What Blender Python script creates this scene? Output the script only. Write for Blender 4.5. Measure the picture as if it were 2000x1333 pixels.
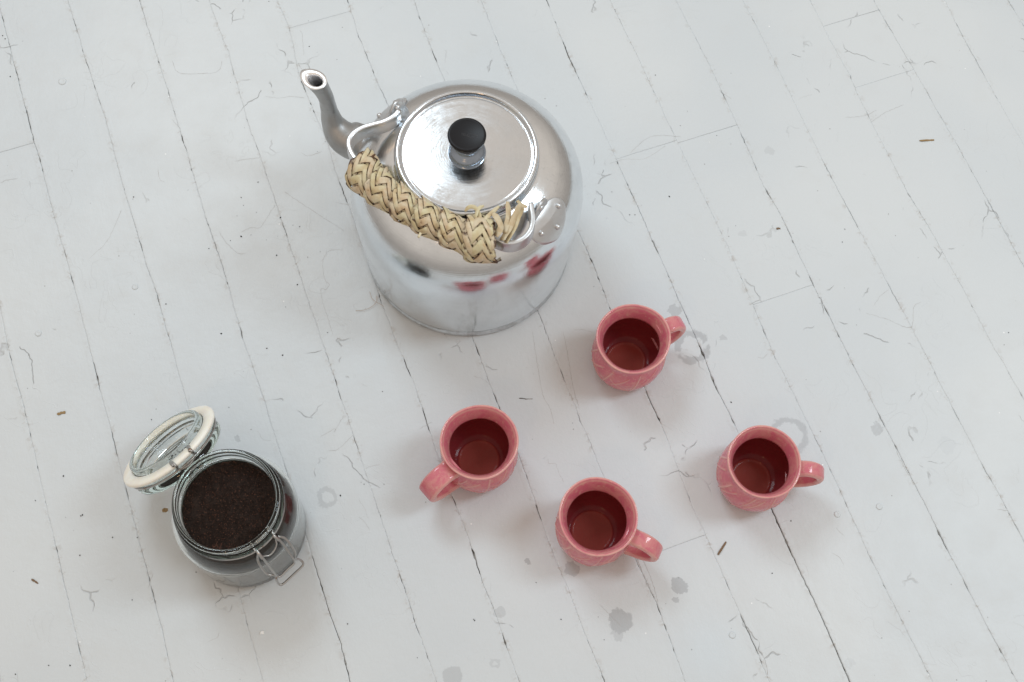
import bpy, bmesh, math, random
from mathutils import Vector, Matrix, noise
import numpy as np
random.seed(7)
scene = bpy.context.scene
for o in list(bpy.data.objects): bpy.data.objects.remove(o)
PI = math.pi
# ------------------------------------------------------------------ camera
CAM_H, F_PX, TILT, ROLL = 1.37, 2400.0, 0.37280262, 0.08544426
RM = (Matrix.Rotation(TILT, 3, 'X') @ Matrix.Rotation(ROLL, 3, 'Z'))
cam_d = bpy.data.cameras.new('camera'); cam = bpy.data.objects.new('camera', cam_d)
scene.collection.objects.link(cam)
cam_d.sensor_width = 36.0; cam_d.lens = 36.0 * F_PX / 2000.0
cam_d.clip_start = 0.05; cam_d.clip_end = 60
cam.matrix_world = Matrix.Translation((0, 0, CAM_H)) @ RM.to_4x4()
scene.camera = cam
# ------------------------------------------------------------------ world (the soft light of a pale room)
w = bpy.data.worlds.new('World'); scene.world = w; w.use_nodes = True
nt = w.node_tree; nt.nodes.clear()
wo = nt.nodes.new('ShaderNodeOutputWorld'); bg = nt.nodes.new('ShaderNodeBackground')
tc = nt.nodes.new('ShaderNodeTexCoord'); sx = nt.nodes.new('ShaderNodeSeparateXYZ'); cr = nt.nodes.new('ShaderNodeValToRGB')
nt.links.new(tc.outputs['Generated'], sx.inputs[0]); nt.links.new(sx.outputs['Z'], cr.inputs[0])
cr.color_ramp.elements[0].position = 0.0; cr.color_ramp.elements[0].color = (0.46, 0.41, 0.365, 1)
cr.color_ramp.elements[1].position = 0.42; cr.color_ramp.elements[1].color = (0.81, 0.72, 0.635, 1)
nt.links.new(cr.outputs[0], bg.inputs['Color']); bg.inputs['Strength'].default_value = 0.83
nt.links.new(bg.outputs[0], wo.inputs['Surface'])
# ------------------------------------------------------------------ lamps: daylight from windows, one warm lamp
def area(name, loc, target, sx_, sy_, power, col):
    d = bpy.data.lights.new(name, 'AREA'); d.shape = 'RECTANGLE'; d.size = sx_; d.size_y = sy_
    d.energy = power; d.color = col
    o = bpy.data.objects.new(name, d); scene.collection.objects.link(o); o.location = loc
    o.rotation_euler = (Vector(target) - Vector(loc)).to_track_quat('-Z', 'Y').to_euler()
    return o
area('window_light', (1.35, 0.72, 1.95), (0.1, 0.4, 0.0), 0.45, 0.8, 15, (0.76, 0.90, 1.0))
area('skylight', (-0.98, 1.84, 2.35), (0.0, 0.35, 0.0), 0.9, 0.8, 24, (0.76, 0.90, 1.0))
area('warm_lamp', (-0.5, -1.1, 2.0), (0.0, 0.5, 0.0), 0.22, 0.22, 2.0, (1.0, 0.58, 0.28))
scene.view_settings.view_transform = 'Standard'; scene.view_settings.look = 'None'
scene.view_settings.exposure = 0.0; scene.view_settings.gamma = 1.0
scene.render.engine = 'CYCLES'
scene.cycles.transmission_bounces = 16; scene.cycles.max_bounces = 16; scene.cycles.glossy_bounces = 8
scene.cycles.transparent_max_bounces = 16

C = scene.collection
# ------------------------------------------------------------------ helpers
def W(px, py, z=0.0):
    """photo point (2000 px wide) at height z -> place in the room"""
    d = RM @ Vector(((px - 1000) / F_PX, -(py - 666.5) / F_PX, -1.0))
    t = (CAM_H - z) / -d.z
    return Vector((d.x * t, d.y * t, z))
def link(name, me, mat, parent=None, smooth=True):
    o = bpy.data.objects.new(name, me); C.objects.link(o)
    if mat is not None: me.materials.append(mat)
    if smooth:
        me.polygons.foreach_set('use_smooth', [True] * len(me.polygons))
    if parent is not None:
        o.parent = parent
    return o
def mesh(name, vs, fs):
    me = bpy.data.meshes.new(name); me.from_pydata([tuple(v) for v in vs], [], fs); me.update(); return me
def thing(name, label, cat, loc=(0, 0, 0), rz=0, group=None):
    o = bpy.data.objects.new(name, None); C.objects.link(o); o.empty_display_size = .02
    o.location = loc; o.rotation_euler = (0, 0, rz); o['label'] = label; o['category'] = cat
    if group: o['group'] = group
    return o
def lathe(profile, n=128, close=False, fr=None):
    """profile: list of (r,z); fr(theta,r,z,i)->(r,z) optional warp"""
    vs, fs = [], []; m = len(profile)
    for j in range(n):
        t = 2 * PI * j / n
        for i, (r, z) in enumerate(profile):
            if fr: r, z = fr(t, r, z, i)
            vs.append((r * math.cos(t), r * math.sin(t), z))
    for j in range(n):
        k = (j + 1) % n
        for i in range(m - 1):
            fs.append((j * m + i, k * m + i, k * m + i + 1, j * m + i + 1))
        if close: fs.append((j * m + m - 1, k * m + m - 1, k * m, j * m))
    me = mesh('lathe', vs, fs)
    bm = bmesh.new(); bm.from_mesh(me); bmesh.ops.remove_doubles(bm, verts=bm.verts, dist=1e-6)
    bmesh.ops.dissolve_degenerate(bm, edges=bm.edges, dist=1e-7)
    bmesh.ops.recalc_face_normals(bm, faces=bm.faces); bm.to_mesh(me); bm.free()
    return me
def curve_pts(pts, n):
    """Catmull-Rom through pts -> n samples of equal arc length"""
    P = [Vector(p) for p in pts]; P = [2 * P[0] - P[1]] + P + [2 * P[-1] - P[-2]]
    out = []
    for i in range(1, len(P) - 2):
        for s in range(24):
            t = s / 24; a, b, c, d = P[i - 1], P[i], P[i + 1], P[i + 2]
            out.append(0.5 * ((2 * b) + (c - a) * t + (2 * a - 5 * b + 4 * c - d) * t * t + (3 * b - a - 3 * c + d) * t ** 3))
    out.append(P[-2])
    L = [0]
    for i in range(1, len(out)): L.append(L[-1] + (out[i] - out[i - 1]).length)
    res = []; j = 0
    for k in range(n):
        s = L[-1] * k / (n - 1)
        while j < len(L) - 2 and L[j + 1] < s: j += 1
        f = (s - L[j]) / max(1e-9, L[j + 1] - L[j]); res.append(out[j].lerp(out[j + 1], min(1, f)))
    return res
def lerp_list(v, t):
    x = t * (len(v) - 1); i = min(int(x), len(v) - 2); f = x - i
    return v[i] * (1 - f) + v[i + 1] * f
def sweep(path, section, up=None, closed=False, caps=True):
    """section(t)->list of (a,b) offsets along side and normal; up = reference normal"""
    n = len(path); vs, fs = [], []; m = None; N = None
    for i, p in enumerate(path):
        if closed: T = (path[(i + 1) % n] - path[i - 1]).normalized()
        else: T = (path[min(i + 1, n - 1)] - path[max(i - 1, 0)]).normalized()
        if up is not None:
            u = Vector(up) if not callable(up) else up(i / (n - 1))
            N = (u - T * u.dot(T)).normalized()
        else:
            if N is None: N = T.orthogonal().normalized()
            N = (N - T * N.dot(T)).normalized()
        S = T.cross(N).normalized(); sec = section(i / (n - 1)); m = len(sec)
        for a, b in sec: vs.append(p + S * a + N * b)
    rng = n if closed else n - 1
    for i in range(rng):
        k = (i + 1) % n
        for j in range(m):
            l = (j + 1) % m; fs.append((i * m + j, i * m + l, k * m + l, k * m + j))
    if caps and not closed:
        fs.append(tuple(range(m - 1, -1, -1))); fs.append(tuple((n - 1) * m + j for j in range(m)))
    me = mesh('sweep', vs, fs)
    bm = bmesh.new(); bm.from_mesh(me); bmesh.ops.recalc_face_normals(bm, faces=bm.faces); bm.to_mesh(me); bm.free()
    return me
def ring(r, n=10): return [(r * math.cos(2 * PI * k / n), r * math.sin(2 * PI * k / n)) for k in range(n)]
def tube(path, r, n=10, closed=False): return sweep(path, lambda t: ring(r, n), closed=closed)
def rrect(w_, h_, r=None, n=3):
    r = r or min(w_, h_) * .35; out = []
    for cx, cy, a0 in ((w_ / 2 - r, h_ / 2 - r, 0), (-w_ / 2 + r, h_ / 2 - r, PI / 2), (-w_ / 2 + r, -h_ / 2 + r, PI), (w_ / 2 - r, -h_ / 2 + r, 1.5 * PI)):
        for k in range(n + 1):
            a = a0 + PI / 2 * k / n; out.append((cx + r * math.cos(a), cy + r * math.sin(a)))
    return out
def smooth(e0, e1, x):
    t = min(1, max(0, (x - e0) / (e1 - e0))); return t * t * (3 - 2 * t)
# ------------------------------------------------------------------ material helpers
class NT:
    def __init__(s, name):
        s.m = bpy.data.materials.new(name); s.m.use_nodes = True; s.t = s.m.node_tree; s.t.nodes.clear()
        s.out = s.n('ShaderNodeOutputMaterial'); s.b = s.n('ShaderNodeBsdfPrincipled'); s.l(s.b.outputs[0], s.out.inputs['Surface'])
    def n(s, ty, **k):
        q = s.t.nodes.new(ty)
        for a, v in k.items(): setattr(q, a, v)
        return q
    def l(s, a, b): s.t.links.new(a, b)
    def set(s, **k):
        for a, v in k.items(): s.b.inputs[a.replace('_', ' ')].default_value = v
        return s
    def val(s, x, sock):
        if isinstance(x, (int, float)): sock.default_value = x
        elif isinstance(x, tuple): sock.default_value = x
        else: s.l(x, sock)
    def math(s, op, a, b=0.0, c=None, clamp=False):
        q = s.n('ShaderNodeMath', operation=op); q.use_clamp = clamp
        s.val(a, q.inputs[0]); s.val(b, q.inputs[1])
        if c is not None: s.val(c, q.inputs[2])
        return q.outputs[0]
    def ramp(s, x, lo, hi, a=0.0, b=1.0):
        q = s.n('ShaderNodeMapRange', interpolation_type='SMOOTHSTEP'); s.val(x, q.inputs[0])
        q.inputs[1].default_value = lo; q.inputs[2].default_value = hi; q.inputs[3].default_value = a; q.inputs[4].default_value = b
        return q.outputs[0]
    def mix(s, f, a, b):
        q = s.n('ShaderNodeMix', data_type='RGBA'); s.val(f, q.inputs[0]); s.val(a, q.inputs[6]); s.val(b, q.inputs[7]); return q.outputs[2]
    def pos(s, obj=True):
        q = s.n('ShaderNodeTexCoord'); return q.outputs['Object'] if obj else s.n('ShaderNodeNewGeometry').outputs['Position']
    def mapping(s, v, scale=(1, 1, 1), rot=(0, 0, 0), loc=(0, 0, 0)):
        q = s.n('ShaderNodeMapping'); s.l(v, q.inputs[0]); q.inputs['Scale'].default_value = scale; q.inputs['Rotation'].default_value = rot; q.inputs['Location'].default_value = loc
        return q.outputs[0]
    def noise(s, v, scale, detail=3, rough=.5, dist=0.0, color=False):
        q = s.n('ShaderNodeTexNoise'); s.l(v, q.inputs['Vector']); q.inputs['Scale'].default_value = scale
        q.inputs['Detail'].default_value = detail; q.inputs['Roughness'].default_value = rough; q.inputs['Distortion'].default_value = dist
        return q.outputs['Color' if color else 'Fac']
    def bump(s, h, strength, dist, normal=None):
        q = s.n('ShaderNodeBump'); s.l(h, q.inputs['Height']); q.inputs['Strength'].default_value = strength; q.inputs['Distance'].default_value = dist
        if normal is not None: s.l(normal, q.inputs['Normal'])
        return q.outputs[0]
# ================================================================== FLOOR
SEAM_A = 0.4301989
U = Vector((math.cos(SEAM_A), math.sin(SEAM_A), 0)); V = Vector((-math.sin(SEAM_A), math.cos(SEAM_A), 0))
SEAMS = {0:[(0,600),(18,690),(35,755),(47,795),(72,907),(115,1093),(150,1247)],
1:[(68,281),(77,310),(105,420),(127,497),(148,575),(160,620),(180,700),(313,1215),(336,1320)],
2:[(135,10),(150,60),(165,110),(180,155),(205,230),(235,345),(266,447),(287,520),(308,580),(467,1156),(485,1229),(504,1296)],
3:[(273,0),(287,50),(310,120),(330,185),(345,235),(370,315),(400,420),(436,524),(476,667),(507,755),(525,814),(546,881),(574,963),(609,1086),(644,1198),(665,1254),(682,1327)],
4:[(425,50),(445,100),(470,190),(490,260),(505,295),(535,385),(550,430),(677,810),(708,905),(727,963),(769,1089),(790,1149),(814,1226),(842,1303)],
5:[(541,0),(564,55),(574,95),(583,145),(641,285),(655,335),(684,410),(750,603),(768,652),(810,754),(827,806),(852,880),(883,970),(916,1054),(940,1131),(975,1219),(996,1285),(1014,1331)],
6:[(679,0),(700,70),(713,100),(735,155),(757,205),(925,665),(960,760),(1013,890),(1030,936),(1055,1010),(1073,1061),(1115,1163),(1140,1233),(1175,1317)],
7:[(808,0),(838,85),(865,150),(1051,607),(1079,684),(1093,719),(1132,817),(1167,901),(1241,1093),(1280,1173),(1308,1247),(1336,1327)],
8:[(939,0),(975,92),(1000,150),(1128,448),(1160,520),(1190,600),(1260,760),(1300,850),(1350,985),(1378,1045),(1435,1175),(1482,1282),(1500,1324)],
9:[(1068,0),(1110,110),(1155,205),(1202,308),(1244,402),(1300,527),(1345,630),(1372,690),(1400,760),(1440,840),(1505,990),(1557,1105),(1610,1215),(1660,1333)],
10:[(1196,10),(1245,110),(1310,250),(1415,468),(1468,590),(1510,690),(1560,790),(1630,935),(1700,1090),(1765,1220),(1822,1333)],
11:[(1330,20),(1385,125),(1441,246),(1490,360),(1525,420),(1590,560),(1620,620),(1680,740),(1755,883),(1846,1065),(1920,1208),(1986,1331)],
12:[(1505,105),(1557,210),(1610,320),(1780,640),(1811,699),(1839,755),(1874,822),(1905,883),(1965,991)],
13:[(1582,0),(1605,45),(1618,72),(1658,143),(1673,180),(1700,235),(1775,380),(1814,443),(1874,552),(1937,671),(1986,755)],
14:[(1720,25),(1770,110),(1850,250),(1890,320),(1950,430),(2000,520)],
15:[(1845,0),(1880,70),(1940,180)]}
OFF = {k: v for k, v in enumerate([-0.3389,-0.2511,-0.1626,-0.0758,0.0099,0.0942,0.1815,0.2657,0.3510,0.4338,0.5176,0.6019,0.6876,0.7718,0.8591,0.9465])}
for k in range(-1, -6, -1): OFF[k] = OFF[k + 1] - 0.0865
for k in range(16, 22): OFF[k] = OFF[k - 1] + 0.0865
DEV = {}
for k, pts in SEAMS.items():
    q = sorted([(W(*p).dot(V), W(*p).dot(U) - OFF[k]) for p in pts]); DEV[k] = q
def seam_u(k, v):
    d = 0
    if k in DEV:
        q = DEV[k]; d = float(np.interp(v, [a for a, b in q], [b for a, b in q]))
    d += 0.0007 * (noise.noise(Vector((v * 40, k * 7.3, 0)))) + 0.0007 * noise.noise(Vector((v * 170, k * 3.1, 5))) + .0003 * noise.noise(Vector((v * 410, k * 2.1, 8)))
    return OFF[k] + d
#   how open each joint is (0 hairline .. 1 open)
OPEN = {0:.5,1:.55,2:.35,3:.62,4:.32,5:.62,6:.5,7:.6,8:.6,9:.72,10:.35,11:.62,12:.42,13:.6,14:.42,15:.35}
def gap(k, v):
    o = OPEN.get(k, .45)
    a = noise.noise(Vector((v * 9, k * 11.7, 2))) + .35 * noise.noise(Vector((v * 60, k * 5.7, 9)))
    g = -0.00004 + 0.00075 * o * max(0, .05 + .85 * a + .3 * noise.noise(Vector((v * 230, k * 2.7, 4))))
    if k == 3 and v < .32: g += .00035
    if k == 9 and v < .25: g += .00055
    b = noise.noise(Vector((v * 34, k * 4.3, 20)))
    c_ = noise.noise(Vector((v * 120, k * 9.9, 33)))
    if c_ > .30: g += 0.0010 * o * min(1, (c_ - .30) * 8) * (1 if a > -.1 else 0)
    if b > .30 - .1 * o: g += 0.0009 * o * min(1, (b - .30 + .1 * o) * 6)
    return g
# paint material of the boards
def floor_paint():
    s = NT('white_floor_paint'); P = s.pos(False)
    al = s.mapping(P, rot=(0, 0, -SEAM_A))                       # x across boards, y along them
    big = s.noise(P, 3.0, 3); mid = s.noise(P, 26, 4, .6); 
    brush = s.noise(s.mapping(al, scale=(260, 22, 40)), 1.0, 3, .6)
    lumps = s.noise(P, 75, 3, .55); grain = s.noise(P, 420, 2, .6)
    col = s.mix(s.ramp(big, .35, .65), (0.592, 0.628, 0.650, 1), (0.632, 0.662, 0.676, 1))
    col = s.mix(s.math('MULTIPLY', s.ramp(mid, .5, .75), .25), col, (0.585, 0.60, 0.60, 1))
    # dirt specks
    vo = s.n('ShaderNodeTexVoronoi'); s.l(P, vo.inputs['Vector']); vo.inputs['Scale'].default_value = 62
    sp = s.ramp(vo.outputs['Distance'], .035, .07, 1, 0)
    sel = s.n('ShaderNodeSeparateColor'); s.l(vo.outputs['Color'], sel.inputs[0])
    sp = s.math('MULTIPLY', sp, s.ramp(sel.outputs[0], .86, .9))
    col = s.mix(s.math('MULTIPLY', sp, .55), col, (0.16, 0.15, 0.14, 1))
    v3 = s.n('ShaderNodeTexVoronoi'); s.l(P, v3.inputs['Vector']); v3.inputs['Scale'].default_value = 48
    s3 = s.n('ShaderNodeSeparateColor'); s.l(v3.outputs['Color'], s3.inputs[0])
    chips_ = s.math('MULTIPLY', s.ramp(v3.outputs['Distance'], .03, .06, 1, 0), s.ramp(s3.outputs[1], .84, .88)); col = s.mix(chips_, col, (.86, .87, .87, 1))
    # fine crackle of the paint, only in patches
    warp = s.n('ShaderNodeVectorMath', operation='MULTIPLY_ADD'); nc = s.noise(P, 18, 3, .6, color=True)
    s.l(nc, warp.inputs[0]); warp.inputs[1].default_value = (.05, .05, .05); s.l(P, warp.inputs[2])
    vc = s.n('ShaderNodeTexVoronoi', feature='DISTANCE_TO_EDGE'); s.l(warp.outputs[0], vc.inputs['Vector']); vc.inputs['Scale'].default_value = 13
    line = s.ramp(vc.outputs['Distance'], .0, .014, 1, 0)
    patch = s.math('MULTIPLY', s.ramp(s.noise(P, 7.5, 2), .55, .62), s.ramp(s.noise(P, 33, 2), .48, .56))
    crack = s.math('MULTIPLY', line, patch)
    col = s.mix(s.math('MULTIPLY', crack, .30), col, (0.22, 0.21, 0.20, 1))
    # water marks and splashes left beside the mugs
    wob = s.n('ShaderNodeVectorMath', operation='MULTIPLY_ADD'); s.l(s.noise(P, 95, 3, .6, color=True), wob.inputs[0])
    wob.inputs[1].default_value = (.014, .014, 0); s.l(P, wob.inputs[2])
    wob2 = s.n('ShaderNodeVectorMath', operation='SUBTRACT'); s.l(wob.outputs[0], wob2.inputs[0]); wob2.inputs[1].default_value = (.007, .007, 0)
    flat = s.n('ShaderNodeVectorMath', operation='MULTIPLY'); s.l(wob2.outputs[0], flat.inputs[0]); flat.inputs[1].default_value = (1, 1, 0)
    broken = s.noise(P, 55, 2)
    tot = None
    STAINS = [  # px, py, outer radius px, inner radius px, strength, gap noise
        (1352,678,44,27,.85,1),(1318,606,17,0,.7,0),(1541,852,46,33,.75,1),(1212,1214,27,0,.95,0),(1208,1240,14,0,.5,0),(1327,1143,18,0,.95,0),
        (1320,1173,6,0,.8,0),(1117,1112,18,0,.8,0),(1031,1097,6,0,.9,0),(640,972,24,13,.55,1),(977,1195,12,0,.5,0),(1713,838,16,0,.7,0),
        (883,1322,22,0,.6,0),(462,856,6,0,.7,0),(1660,1296,12,0,.25,0),(966,1298,10,4,.4,0),(1411,660,8,0,.55,0),(1450,456,9,0,.25,0),(1502,294,13,0,.3,0),(1850,870,22,0,.16,0)]
    for (px, py, ro, ri, k, br) in STAINS:
        c = W(px, py); q = s.n('ShaderNodeVectorMath', operation='DISTANCE'); s.l(flat.outputs[0], q.inputs[0]); q.inputs[1].default_value = (c.x, c.y, 0)
        R_ = ro / 1880.; m = s.ramp(q.outputs['Value'], R_ * .86, R_, k, 0)
        if ri: m = s.math('MULTIPLY', m, s.ramp(q.outputs['Value'], ri / 1880. * .85, ri / 1880.))
        if br: m = s.math('MULTIPLY', m, s.ramp(broken, .32, .40))
        tot = m if tot is None else s.math('MAXIMUM', tot, m)
    col = s.mix(s.math('MULTIPLY', tot, .62), col, (0.34, 0.355, 0.37, 1))
    c = W(1385, 1270); q = s.n('ShaderNodeVectorMath', operation='DISTANCE'); s.l(P, q.inputs[0]); q.inputs[1].default_value = tuple(c)
    col = s.mix(s.math('MULTIPLY', s.ramp(q.outputs['Value'], 0, .06, 1, 0), .12), col, (0.55, 0.72, 0.86, 1))
    ea = s.n('ShaderNodeAttribute', attribute_name='edge').outputs['Fac']
    en = s.noise(P, 150, 3, .65, .8); em = s.math('MULTIPLY', ea, s.ramp(s.noise(P, 30, 2), .42, .6))
    col = s.mix(s.math('MULTIPLY', em, s.ramp(en, .50, .66, 0, .55)), col, (.40, .36, .32, 1))
    s.l(col, s.b.inputs['Base Color'])
    ro_ = s.math('ADD', s.ramp(mid, .3, .7, .43, .50), s.math('MULTIPLY', tot, -.18)); s.l(ro_, s.b.inputs['Roughness'])
    s.b.inputs['Specular IOR Level'].default_value = .42
    h = s.math('MULTIPLY', mid, 1.0); h = s.math('ADD', h, s.math('MULTIPLY', brush, .12)); h = s.math('ADD', h, s.math('MULTIPLY', lumps, .38))
    h = s.math('ADD', h, s.math('MULTIPLY', grain, .10)); h = s.math('ADD', h, s.math('MULTIPLY', crack, -.9))
    h = s.math('ADD', h, s.math('MULTIPLY', s.math('MULTIPLY', ea, en), .9))
    ridge = s.ramp(s.math('ABSOLUTE', s.math('SUBTRACT', s.noise(P, 21, 2, .5, 1.2), .5)), 0, .012, 1, 0)
    ridge = s.math('MULTIPLY', ridge, s.ramp(s.noise(P, 11, 1), .52, .6)); h = s.math('ADD', h, s.math('MULTIPLY', ridge, .14))
    s.l(s.bump(h, .80, .0011), s.b.inputs['Normal'])
    return s.m
M_FLOOR = floor_paint()
s = NT('dark_joint_dirt'); s.set(Base_Color=(.10, .09, .08, 1), Roughness=.95); P_ = s.pos(False)
s.l(s.mix(s.ramp(s.noise(P_, 90, 3), .4, .6), (.10, .09, .08, 1), (.34, .33, .31, 1)), s.b.inputs['Base Color']); M_DIRT = s.m
s = NT('hairline_crack'); s.set(Base_Color=(.42, .40, .38, 1), Roughness=.9); M_CRACK = s.m

floor = bpy.data.objects.new('floor', None); C.objects.link(floor); floor['kind'] = 'structure'
vx = [U * a + V * b + Vector((0, 0, -.0022)) for a, b in ((-.80, -.5), (1.5, -.5), (1.5, 1.7), (-.80, 1.7))]
o = link('subfloor', mesh('subfloor', vx, [(0, 1, 2, 3)]), M_DIRT, floor, False)
JOINTS = {0:[.939], 5:[1.001], 9:[.6765], 10:[.6725, .434], 13:[.774, .673], 7:[.193], -2:[.5], -1:[.2], 2:[1.45], 4:[-.05], 6:[1.5], 8:[-.2, 1.2], 11:[.07], 12:[1.1], 1:[-.1], 11:[1.25]}
def plank(k, v0, v1):
    n = max(4, int((v1 - v0) / .003)); dz = random.uniform(-.00012, .00012) ; tl = random.uniform(-.0002, .0002)
    cols = []; edge = []
    for i in range(n + 1):
        v = v0 + (v1 - v0) * i / n
        if i == 1: v = v0 + .0007
        if i == n - 1: v = v1 - .0007
        if i == 0: v += .00012
        if i == n: v -= .00012
        a = seam_u(k, v) + gap(k, v); b = seam_u(k + 1, v) - gap(k + 1, v)
        ez = -.0006 if 0 < i < n else -.0012
        row = [(a, -.006), (a, -.00045), (a + .0004, -.00013), (a + .0016, 0.0), (a + .007, .00006), ((a * 2 + b) / 3, .00015), ((a + b * 2) / 3, .00015), (b - .007, .00006), (b - .0016, 0), (b - .0004, -.00013), (b, -.00045), (b, -.006)]; edge += [1, 1, 1, .8, 0, 0, 0, 0, .8, 1, 1, 1]
        for j, (u_, z_) in enumerate(row):
            zz = z_ + dz + tl * ((u_ - a) / (b - a) - .5)
            if i in (0, n) and 0 < j < 11: zz -= .0002
            ve = v + (.0006 * noise.noise(Vector((u_ * 90, v0 * 9 if i < 2 else v1 * 9, 3))) - .0001 if i in (0, 1, n - 1, n) else 0)
            cols.append(U * u_ + V * ve + Vector((0, 0, zz)))
        if i == 0 or i == n - 1:
            pass
    m = 12; fs = []
    for i in range(n):
        for j in range(m - 1): fs.append((i * m + j, i * m + j + 1, (i + 1) * m + j + 1, (i + 1) * m + j))
    fs.append(tuple(range(m))[::-1]); fs.append(tuple(n * m + j for j in range(m)))
    me = mesh('plank', cols, fs); at = me.attributes.new('edge', 'FLOAT', 'POINT'); at.data.foreach_set('value', edge)
    bm = bmesh.new(); bm.from_mesh(me); bmesh.ops.recalc_face_normals(bm, faces=bm.faces); bm.to_mesh(me); bm.free()
    o = link('plank', me, M_FLOOR, floor)
for k in range(-5, 18):
    cuts = [-.45] + sorted(JOINTS.get(k, [])) + [1.65]
    for a, b in zip(cuts, cuts[1:]):
        if b > a: plank(k, a, b)
# hairline cracks in the paint: fine dirty lines
CR = [[(458,316),(470,313),(485,311),(507,308),(506,298)],[(670,488),(645,490),(632,505),(631,530),(636,548),(643,556),(638,565),(627,566),(630,590),(640,620),(650,655)],
[(428,452),(440,472),(460,492),(470,497),(480,494)],[(538,400),(522,425),(508,445),(490,445),(470,455)],[(555,375),(600,405),(630,425),(655,440),(672,452)],
[(1069,895),(1072,905),(1085,907),(1092,925),(1102,943)],[(1120,645),(1140,645),(1158,650)],[(1690,612),(1712,618),(1735,625),(1778,640),(1785,600),(1800,590)],
[(1706,598),(1718,580),(1735,566)],[(336,119),(346,140),(364,145),(395,144),(421,142),(432,130),(433,120)],[(0,358),(15,352),(35,350)],[(308,330),(312,350),(322,357)],
[(518,189),(546,192),(567,189),(595,192)],[(588,298),(602,305),(630,296)],[(300,1120),(292,1140),(290,1150)],[(405,1255),(425,1245),(428,1235)],
[(673,810),(652,845),(654,838),(625,854)],[(712,917),(728,910),(743,908)],[(1245,1092),(1262,1138),(1279,1172)],[(1255,1092),(1272,1132),(1286,1178)],
[(1100,648),(1110,700),(1120,760),(1132,800)],[(1040,648),(1048,700),(1060,770),(1075,800),(1082,830)],[(1230,300),(1262,272),(1290,265),(1330,268)],[(1500,690),(1490,700),(1478,697)],
[(820,838),(830,832),(845,824)],[(1750,880),(1762,905),(1775,930)],[(1625,1080),(1640,1090),(1648,1105)],[(1632,1030),(1640,1040),(1650,1048)],[(1700,240),(1730,220),(1765,205)],
[(585,60),(590,66),(592,90),(594,110)],[(1650,230),(1680,228),(1700,222),(1712,215)],[(640,880),(660,878),(690,850)],[(1190,320),(1220,312),(1260,310),(1300,285)],
[(175,505),(210,470),(238,410)],[(1130,370),(1146,362)],[(1170,1180),(1190,1200),(1215,1225)],[(700,1010),(712,1020),(722,1035)],[(1480,1265),(1494,1290),(1500,1320)]]
vs, fs = [], []
def ribbon(pts, wd, z):
    n = max(3, int(sum((Vector(b) - Vector(a)).length for a, b in zip(pts, pts[1:])) / .0018)); P = curve_pts(pts, n); b0 = len(vs)
    for i, p in enumerate(P):
        T = (P[min(i + 1, n - 1)] - P[max(i - 1, 0)]).normalized(); S = T.cross(Vector((0, 0, 1)))
        j = Vector((noise.noise(p * 300), noise.noise(p * 300 + Vector((9, 9, 9))), 0)) * .0009
        ww = wd * (.35 + .9 * abs(noise.noise(p * 130))) * (1 if 0 < i < n - 1 else .1)
        vs.append(p + j + S * ww + Vector((0, 0, z))); vs.append(p + j - S * ww + Vector((0, 0, z)))
    for i in range(n - 1): a = b0 + 2 * i; fs.append((a, a + 1, a + 3, a + 2))
for pl in CR: ribbon([W(*p) for p in pl], .00022, .0003)
rr = random.Random(4)
for _ in range(32):   # short flakes and scratches, thicker near the joints
    k = rr.randint(-1, 15); v = rr.uniform(-.1, 1.2); u_ = seam_u(k, v) + rr.choice([1, 1, -1]) * rr.uniform(.002, .03) * rr.random()
    p = U * u_ + V * v; a = SEAM_A + PI / 2 + rr.gauss(0, .5) + (PI / 2 if rr.random() < .15 else 0); pts = [p]
    for _ in range(rr.randint(2, 4)):
        a += rr.gauss(0, .35); p = p + Vector((math.cos(a), math.sin(a), 0)) * rr.uniform(.003, .009); pts.append(p)
    ribbon(pts, rr.uniform(.00010, .00020), .0003)
o = link('paint_crack', mesh('cracks', vs, fs), M_CRACK, floor, False); o['kind'] = 'stuff'
# painted-over nail heads
def nail_head(px, py, r=.0050):
    prof = [(0, .0010), (r * .25, .0009), (r * .45, .0012), (r * .75, .0013), (r * .93, .0009), (r, .0001), (r, -.001)]
    o = link('nail_head', lathe(prof, 24), M_FLOOR, floor); o.location = W(px, py)
for p in [(122,160),(264,561),(75,652),(1430,1241),(1635,1005),(1717,990)]: nail_head(*p, r=.0052 if p[0] == 122 else .0038)

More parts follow.
